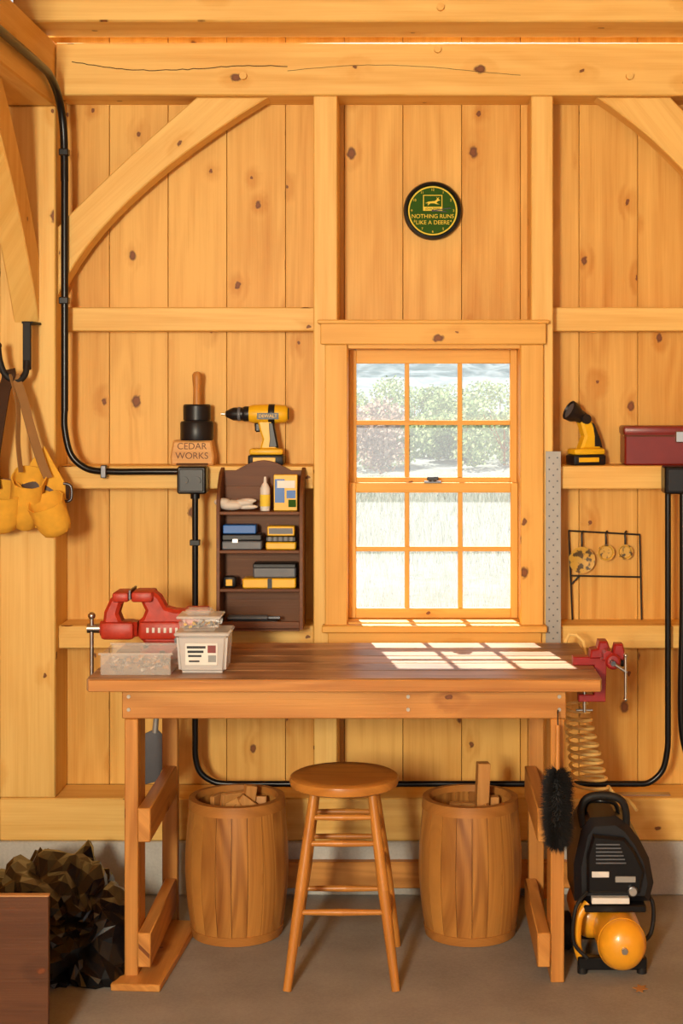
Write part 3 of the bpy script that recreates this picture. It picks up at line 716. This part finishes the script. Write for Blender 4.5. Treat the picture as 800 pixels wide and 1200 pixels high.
for i in range(30):
    x = random.uniform(-0.665,-0.58); y = random.uniform(-0.75,-0.68)
    b.cyl((x,y,1.035),(x+random.uniform(-0.015,0.015),y,1.035+random.uniform(-0.005,0.012)),0.004,random.choice([dsteel,alum,yellow,white]),seg=6)
b.box((-0.688,-0.774,1.060),(-0.556,-0.656,1.068), tubm, 0.003)
rtub(b,-0.672,-0.58,-0.76,-0.68,1.068,1.084,clear)
b.done()

# small red vise clamped at the right end
b = B('clamp_on_vise'); vx, vy = 0.59, -0.62
b.prism([(0.48,0.9005),(0.5575,0.9005),(0.5575,0.80),(0.50,0.80),(0.50,0.775),(0.60,0.775),(0.605,0.93),(0.48,0.93)], vred, vy-0.025, vy+0.025,'xz',0.003)
b.cyl((0.525,vy,0.852),(0.525,vy,0.735),0.007,steel); b.cyl((0.495,vy,0.742),(0.555,vy,0.742),0.004,steel)
b.prism([(0.54,0.925),(0.61,0.925),(0.618,0.955),(0.606,0.985),(0.575,0.985),(0.57,0.96),(0.545,0.955)], vred, vy-0.035, vy+0.035,'xz',0.006)
b.prism([(0.575,0.93),(0.655,0.93),(0.665,0.945),(0.655,0.985),(0.625,0.985),(0.618,0.955)], vred, vy-0.09, vy-0.04,'xz',0.006)
b.cyl((0.60,vy-0.10,0.945),(0.60,vy+0.05,0.945),0.018,vred)
b.lathe([(0,0),(0.026,0.002),(0.028,0.012),(0.020,0.020),(0,0.022)], vred, T((0.615,vy-0.10,0.93))@R('X',90),24)
b.cyl((0.61,vy-0.12,0.93),(0.61,vy-0.155,0.93),0.009,dsteel)
b.cyl((0.655,vy-0.148,0.955),(0.655,vy-0.148,0.81),0.0055,steel); b.cyl((0.61,vy-0.148,0.93),(0.66,vy-0.148,0.90),0.0055,steel)
b.ball((0.655,vy-0.148,0.81),0.008,steel); b.ball((0.655,vy-0.148,0.957),0.008,steel)
b.lathe([(0,0),(0.018,0),(0.020,0.01),(0.012,0.018),(0,0.018)], black, T((0.655,vy-0.02,0.915))@R('Y',90),20)
p = (0.5575,vy,0.9003)
b.done(M=T(p)@Matrix.Diagonal((0.82,0.9,0.88,1))@T((-p[0],-p[1],-p[2])))

# coiled air hose
b = B('coiled_air_hose')
pts = [(0.515,-0.175,0.88),(0.53,-0.17,0.92),(0.575,-0.19,0.90),(0.575,-0.24,0.80),(0.55,-0.28,0.74)]
turns = 10
for i in range(turns*14+1):
    t = i/(turns*14); a = 2*math.pi*turns*t
    r = 0.038+0.020*t; cx = 0.535+0.050*t; cy = -0.31; z = 0.72-0.27*t
    pts.append((cx+r*math.cos(a), cy+r*math.sin(a), z))
pts += [(0.66,-0.33,0.43),(0.70,-0.36,0.42),(0.72,-0.41,0.40)]
b.tube(pts,0.0055,hosey,seg=7,sm=2); b.done()

# black duster hanging on leg
b = B('bristle_duster'); c = Vector((0.425,-0.870,0.530))
b.ball(c, (0.028,0.024,0.110), fuzz)
rr = random.Random(3)
t = bmesh.new()
for i in range(4800):
    a = rr.uniform(0,6.283); hz = rr.uniform(-1,1); k = math.sqrt(max(0,1-hz**4))
    base = c+Vector((0.026*k*math.cos(a),0.020*k*math.sin(a),0.110*hz))
    d = Vector((math.cos(a)*(0.4+k), math.sin(a)*(0.4+k), hz*0.5-0.25+rr.uniform(-0.4,0.4))).normalized()
    L = rr.uniform(0.014,0.032); tip = base+d*L
    if tip.y > -0.802: tip.y = -0.803
    u = d.cross(Vector((0,0,1))).normalized()*0.0011; w = d.cross(u).normalized()*0.0011
    v = [t.verts.new(base+u),t.verts.new(base-u*0.5+w),t.verts.new(base-u*0.5-w),t.verts.new(tip)]
    t.faces.new([v[0],v[1],v[3]]); t.faces.new([v[1],v[2],v[3]]); t.faces.new([v[2],v[0],v[3]])
b.merge(t, fuzz)
b.cyl((0.425,-0.870,0.63),(0.428,-0.850,0.765),0.007,bench['z']); b.tube([(0.428,-0.850,0.76),(0.43,-0.835,0.79),(0.432,-0.812,0.80),(0.432,-0.804,0.79)],0.002,iron,sm=4)
b.done()

b = B('hand_shovel'); y = -0.245
b.prism([(-0.885,0.60),(-0.83,0.625),(-0.805,0.60),(-0.806,0.50),(-0.83,0.45),(-0.87,0.44),(-0.892,0.50)], dsteel, y-0.004,y,'xz',0.001)
b.cyl((-0.835,y,0.61),(-0.825,y,0.72),0.010,alum,r2=0.008); b.cyl((-0.825,y,0.72),(-0.82,y,0.825),0.013,alum); b.cyl((-0.84,y,0.825),(-0.80,y,0.825),0.008,black); b.done()

# ------------------------------------------------------------------ air compressor
b = B('air_compressor')
Mt = T((0.635,-0.80,0.102))@R('X',-90)
b.lathe([(0,-0.022),(0.020,-0.021),(0.045,-0.014),(0.064,0.0),(0.073,0.018),(0.0755,0.035),(0.0755,0.36),(0.070,0.385),(0.045,0.405),(0,0.41)], orangeY, Mt, 40)
b.lathe([(0.0755,0.03),(0.0775,0.032),(0.0775,0.04),(0.0755,0.042)], orangeY, Mt, 40)
b.cyl((0.635,-0.822,0.102),(0.635,-0.832,0.102),0.010,steel,seg=8)
b.tube([(0.535,-0.70,0.20),(0.505,-0.71,0.16),(0.50,-0.71,0.08),(0.52,-0.71,0.02)],0.014,orangeY,sm=6)
Mt2 = T((0.555,-0.62,0.118))@R('X',-90)
b.lathe([(0,-0.02),(0.03,-0.015),(0.05,0.0),(0.056,0.02),(0.056,0.22),(0.04,0.24),(0,0.245)], orangeY, Mt2, 32)
for yy in (-0.72,-0.46):
    b.box((0.50,yy-0.015,0.012),(0.72,yy+0.015,0.05), blackm, 0.004)
    for xx in (0.515,0.705): b.cyl((xx,yy,0.0005),(xx,yy,0.018),0.016,rubber)
b.lathe([(0,-0.015),(0.05,-0.015),(0.058,-0.008),(0.058,0.008),(0.05,0.015),(0,0.015)], rubber, T((0.485,-0.52,0.0585))@R('Y',90), 28)
b.lathe([(0,-0.017),(0.025,-0.017),(0.025,0.017),(0,0.017)], grayp, T((0.485,-0.52,0.0585))@R('Y',90), 20)
b.box((0.52,-0.72,0.178),(0.72,-0.42,0.200), blackm, 0.004)
b.prism([(0.495,0.200),(0.735,0.200),(0.750,0.255),(0.735,0.33),(0.705,0.385),(0.668,0.43),(0.63,0.455),(0.545,0.450),(0.515,0.41),(0.492,0.31)], black, -0.70,-0.44,'xz',0.022)
b.prism([(0.53,0.235),(0.70,0.235),(0.715,0.30),(0.685,0.36),(0.65,0.40),(0.55,0.41),(0.53,0.35)], blackm, -0.722,-0.70,'xz',0.008)
for i in range(6): b.box((0.558,-0.725,0.325+i*0.011),(0.655-i*0.004,-0.721,0.329+i*0.011), grayp, 0.001)
b.box((0.545,-0.7265,0.285),(0.60,-0.7215,0.302), white, 0.001); b.box((0.62,-0.7265,0.27),(0.685,-0.7215,0.288), alum, 0.001)
b.box((0.545,-0.7265,0.206),(0.665,-0.7015,0.224), white, 0.001)
b.lathe([(0,0),(0.016,0),(0.016,0.012),(0.013,0.014),(0,0.014)], dsteel, T((0.675,-0.722,0.245))@R('X',90),24)
b.lathe([(0,0.0143),(0.012,0.0143)], alum, T((0.675,-0.722,0.245))@R('X',90),24)
b.tube([(0.525,-0.66,0.42),(0.515,-0.68,0.475),(0.535,-0.69,0.512),(0.59,-0.69,0.520),(0.64,-0.69,0.508),(0.66,-0.68,0.47),(0.665,-0.66,0.41)],0.012,rubber)
b.tube([(0.535,-0.60,0.43),(0.545,-0.62,0.480),(0.59,-0.64,0.490),(0.635,-0.62,0.475),(0.65,-0.60,0.42)],0.007,blackm)
b.tube([(0.70,-0.60,0.22),(0.755,-0.62,0.18),(0.745,-0.66,0.10),(0.70,-0.68,0.07)],0.007,rubber)
b.tube([(0.53,-0.72,0.24),(0.49,-0.75,0.20),(0.485,-0.74,0.10),(0.53,-0.74,0.05)],0.006,rubber)
b.done(M=T((0.49,0,0))@Matrix.Diagonal((0.93,1,1,1))@T((-0.49,0,0)))

# ------------------------------------------------------------------ trash bag (crumpled film: displaced then faceted)
def trash_bag():
    me = bpy.data.meshes.new('trash_bag'); bm = bmesh.new()
    bmesh.ops.create_icosphere(bm, subdivisions=6, radius=1)
    for v in bm.verts:
        n = v.co.normalized()
        q = n*1.0+Vector((3.1,0.2,5.0))
        wr = 0
        for k,(f,a) in enumerate(((1.1,0.20),(2.1,0.10),(4.0,0.045),(7.5,0.018))):
            qq = Vector((q.x*f*1.2,q.y*f*0.8,q.z*f))
            nv = noise.noise(qq+Vector((noise.noise(qq*0.5),noise.noise(qq*0.5+Vector((9,0,0))),0))*0.8)
            wr += a*(2.0*abs(nv)-0.5)
        r = 0.97+wr
        s = Vector([math.copysign(abs(c)**0.8, c) for c in n])*r
        x = s.x*0.225; y = s.y*0.325
        zz = 0.10+s.z*0.185
        if zz > 0.1: zz = 0.1+(zz-0.1)*(1.0+0.18*s.y)
        if zz < 0.006:
            k = min(1,(0.006-zz)/0.06); zz = 0.006; x *= 1+0.05*k; y *= 1+0.04*k
        v.co = Vector((x-0.03*s.y, y, zz))
    for f in bm.faces: f.smooth = False
    bm.to_mesh(me); bm.free(); me.materials.append(bagm)
    o = bpy.data.objects.new('trash_bag', me); o.location = (-1.10,-0.575,-0.005); scene.collection.objects.link(o)
    md = o.modifiers.new('crinkle','DECIMATE'); md.ratio = 0.09
trash_bag()

b = B('plywood_panel'); b.box((-1.40,-1.335,0.0),(-0.935,-1.317,0.425), redply, 0.001)
b.box((-1.40,-1.336,0.425),(-0.934,-1.316,0.429), redplye, 0.0005)
b.box((-1.40,-1.317,0.0),(-1.36,-1.16,0.30), redply, 0.001); b.box((-1.05,-1.316,0.0),(-1.01,-1.20,0.04), redply, 0.001); b.done()

b = B('fallen_leaf')
lf = [(0,0),(0.010,0.012),(0.026,0.010),(0.020,0.020),(0.034,0.030),(0.018,0.030),(0.014,0.044),(0.004,0.030),(-0.012,0.034),(-0.006,0.020),(-0.018,0.010),(-0.006,0.010)]
b.prism(lf, leafm, 0.002, 0.004,'xy',0, M=T((0.67,-0.88,0))@R('Z',30)@R('X',8)); b.done()

# ------------------------------------------------------------------ outdoors
def mgrass():
    m, nt, b = newmat('meadow_grass')
    tc = N(nt,'ShaderNodeTexCoord')
    n1 = N(nt,'ShaderNodeTexNoise'); n1.inputs['Scale'].default_value = 0.8; n1.inputs['Detail'].default_value = 8
    n2 = N(nt,'ShaderNodeTexNoise'); n2.inputs['Scale'].default_value = 9; n2.inputs['Detail'].default_value = 6
    for n in (n1,n2): nt.links.new(tc.outputs['Object'], n.inputs['Vector'])
    f = MATH(nt,'MULTIPLY_ADD',n1.outputs[0],4,-1.5,clamp=True)
    c = MIX(nt,f,(0.12,0.14,0.105),(0.21,0.22,0.20))
    c = MIX(nt,MATH(nt,'MULTIPLY_ADD',n2.outputs[0],4,-1.6,clamp=True),c,(0.21,0.225,0.21))
    nt.links.new(c, b.inputs['Base Color']); b.inputs['Roughness'].default_value = 1; b.inputs['Specular IOR Level'].default_value=0
    return m
grass = mgrass()
def foliage(name, c1, c2):
    m, nt, b = newmat(name); nt.nodes.remove(b)
    geo = N(nt,'ShaderNodeNewGeometry')
    c = MIX(nt, geo.outputs['Random Per Island'], c1, c2)
    d = N(nt,'ShaderNodeBsdfDiffuse'); tr = N(nt,'ShaderNodeBsdfTranslucent'); mx = N(nt,'ShaderNodeMixShader'); mx.inputs[0].default_value = 0.5
    nt.links.new(c,d.inputs[0]); nt.links.new(c,tr.inputs[0]); nt.links.new(d.outputs[0],mx.inputs[1]); nt.links.new(tr.outputs[0],mx.inputs[2])
    nt.links.new(mx.outputs[0], nt.nodes['Material Output'].inputs[0]); return m
fg = foliage('green_foliage',(0.14,0.23,0.10),(0.46,0.53,0.27)); fr = foliage('autumn_foliage',(0.28,0.19,0.16),(0.52,0.42,0.33))
fgr = foliage('tall_grass_blades',(0.19,0.215,0.165),(0.44,0.45,0.40))
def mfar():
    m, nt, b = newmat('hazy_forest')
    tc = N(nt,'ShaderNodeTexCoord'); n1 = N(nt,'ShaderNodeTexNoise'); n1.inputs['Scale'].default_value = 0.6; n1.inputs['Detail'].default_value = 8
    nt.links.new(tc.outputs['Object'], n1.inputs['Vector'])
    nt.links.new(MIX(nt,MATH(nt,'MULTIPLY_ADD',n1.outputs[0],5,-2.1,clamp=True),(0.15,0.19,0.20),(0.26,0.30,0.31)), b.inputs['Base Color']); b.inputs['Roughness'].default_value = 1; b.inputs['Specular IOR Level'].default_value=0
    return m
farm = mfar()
b = B('meadow_ground')
t = bmesh.new(); bmesh.ops.create_grid(t, x_segments=60, y_segments=60, size=1)
for v in t.verts:
    v.co = Vector((v.co.x*70, 75.3+v.co.y*75, 0)); 
    v.co.z = -0.3+0.25*noise.noise(v.co*0.15)*min(1,v.co.y/10)
b.merge(t, grass); b.done()
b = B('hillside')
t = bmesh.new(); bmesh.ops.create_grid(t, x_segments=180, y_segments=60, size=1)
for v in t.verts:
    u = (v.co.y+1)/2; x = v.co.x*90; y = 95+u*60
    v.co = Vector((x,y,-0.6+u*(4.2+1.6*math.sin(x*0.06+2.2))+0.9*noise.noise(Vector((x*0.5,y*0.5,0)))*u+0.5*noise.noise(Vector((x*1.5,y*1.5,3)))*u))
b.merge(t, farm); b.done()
def leaves(b, c, R3, n, m, s, rr):
    t = bmesh.new()
    for i in range(n):
        while True:
            p = Vector((rr.uniform(-1,1),rr.uniform(-1,1),rr.uniform(-1,1)))
            if 0.2 < p.length < 1: break
        w = Vector((c[0]+p.x*R3[0],c[1]+p.y*R3[1],c[2]+p.z*R3[2]))
        u = Vector((rr.uniform(-1,1),rr.uniform(-1,1),rr.uniform(-1,1))).normalized()*s; k = u.orthogonal().normalized()*s*0.8
        t.faces.new([t.verts.new(w+u),t.verts.new(w+k),t.verts.new(w-u),t.verts.new(w-k)])
    b.merge(t, m)
rr = random.Random(11)
for i,(x,y,h,m) in enumerate([(-1.3,31,1.7,fr),(-0.5,34,1.5,fg),(0.5,37,1.2,fg),(1.3,35,1.2,fg),(2.3,33,1.7,fg),(3.2,35,1.9,fg),(4.2,32,1.5,fr),(-2.8,34,2.0,fg),(5.8,35,2.0,fg),(-5.0,36,2.2,fr),(1.6,50,1.9,fg),(-1.6,52,2.3,fg),(3.4,54,2.2,fg),(0.2,58,2.0,fg),(5.2,56,2.4,fg),(-3.6,57,2.4,fg),(2.4,62,2.2,fg)]):
    b = B('shrub_tree')
    b.cyl((x,y,-0.45),(x,y,h*0.5),0.04,hoopw,0.02,seg=8)
    for k in range(5):
        a = rr.uniform(0,6.28); b.cyl((x,y,h*0.05),(x+0.5*h*math.cos(a)*0.6,y+0.5*h*math.sin(a)*0.6,h*0.6),0.02,hoopw,0.01,seg=6)
    for k in range(9):
        leaves(b,(x+rr.uniform(-.5,.5)*h,y+rr.uniform(-.4,.4)*h,h*rr.uniform(-0.05,0.70)),(h*0.32,h*0.32,h*0.26),200,m,0.060,rr)
    b.done()
b = B('tall_meadow_grass'); t = bmesh.new()
for i in range(30000):
    y = 7+rr.random()**1.2*20; x = 0.07*(y+5)*rr.uniform(-2.2,3.0); h = rr.uniform(0.02,0.28); w = 0.003+0.0004*y
    z = -0.42; dx = rr.uniform(-0.12,0.12)
    t.faces.new([t.verts.new((x-w,y,z)),t.verts.new((x+w,y,z)),t.verts.new((x+dx,y+rr.uniform(-.1,.1),z+0.15+h))])
b.merge(t, fgr); b.done()

# ------------------------------------------------------------------ lights
w = bpy.data.worlds.new('daylight_sky'); scene.world = w; w.use_nodes = True
nt = w.node_tree; bg = nt.nodes['Background']
tc = N(nt,'ShaderNodeTexCoord'); sp = N(nt,'ShaderNodeSeparateXYZ'); nt.links.new(tc.outputs['Generated'], sp.inputs[0])
cr_ = MIX(nt, MATH(nt,'MULTIPLY',sp.outputs[2],1.6,clamp=True), (1.0,0.98,0.95), (0.72,0.84,1.0))
nt.links.new(cr_, bg.inputs[0]); bg.inputs[1].default_value = 0.95
sun = bpy.data.lights.new('sun','SUN'); sun.energy = 15; sun.angle = math.radians(0.6); sun.color = (1.0,0.95,0.86)
so = bpy.data.objects.new('sun', sun); so.rotation_euler = Vector((0.17,-0.93,-0.98)).to_track_quat('-Z','Y').to_euler(); so.location = (0,6,8); scene.collection.objects.link(so)
al = bpy.data.lights.new('garage_door_daylight','AREA'); al.shape = 'RECTANGLE'; al.size = 0.45; al.size_y = 0.8; al.energy = 262; al.color = (1.0,0.90,0.70)
ao = bpy.data.objects.new('garage_door_daylight', al); ao.location = (-1.1,-6.6,2.05)
ao.rotation_euler = (Vector((-0.3,0,1.3))-Vector(ao.location)).to_track_quat('-Z','Y').to_euler(); scene.collection.objects.link(ao)

# ------------------------------------------------------------------ camera
cam = bpy.data.cameras.new('camera'); co = bpy.data.objects.new('camera', cam); scene.collection.objects.link(co)
co.location = (0,-5.42,1.75); co.rotation_euler = (math.pi/2,0,0)
cam.sensor_fit = 'VERTICAL'; cam.sensor_height = 36; cam.lens = 1850/1200*36
cam.shift_x = -80/1200; cam.shift_y = -149/1200
cam.clip_start = 0.05; cam.clip_end = 500
scene.camera = co
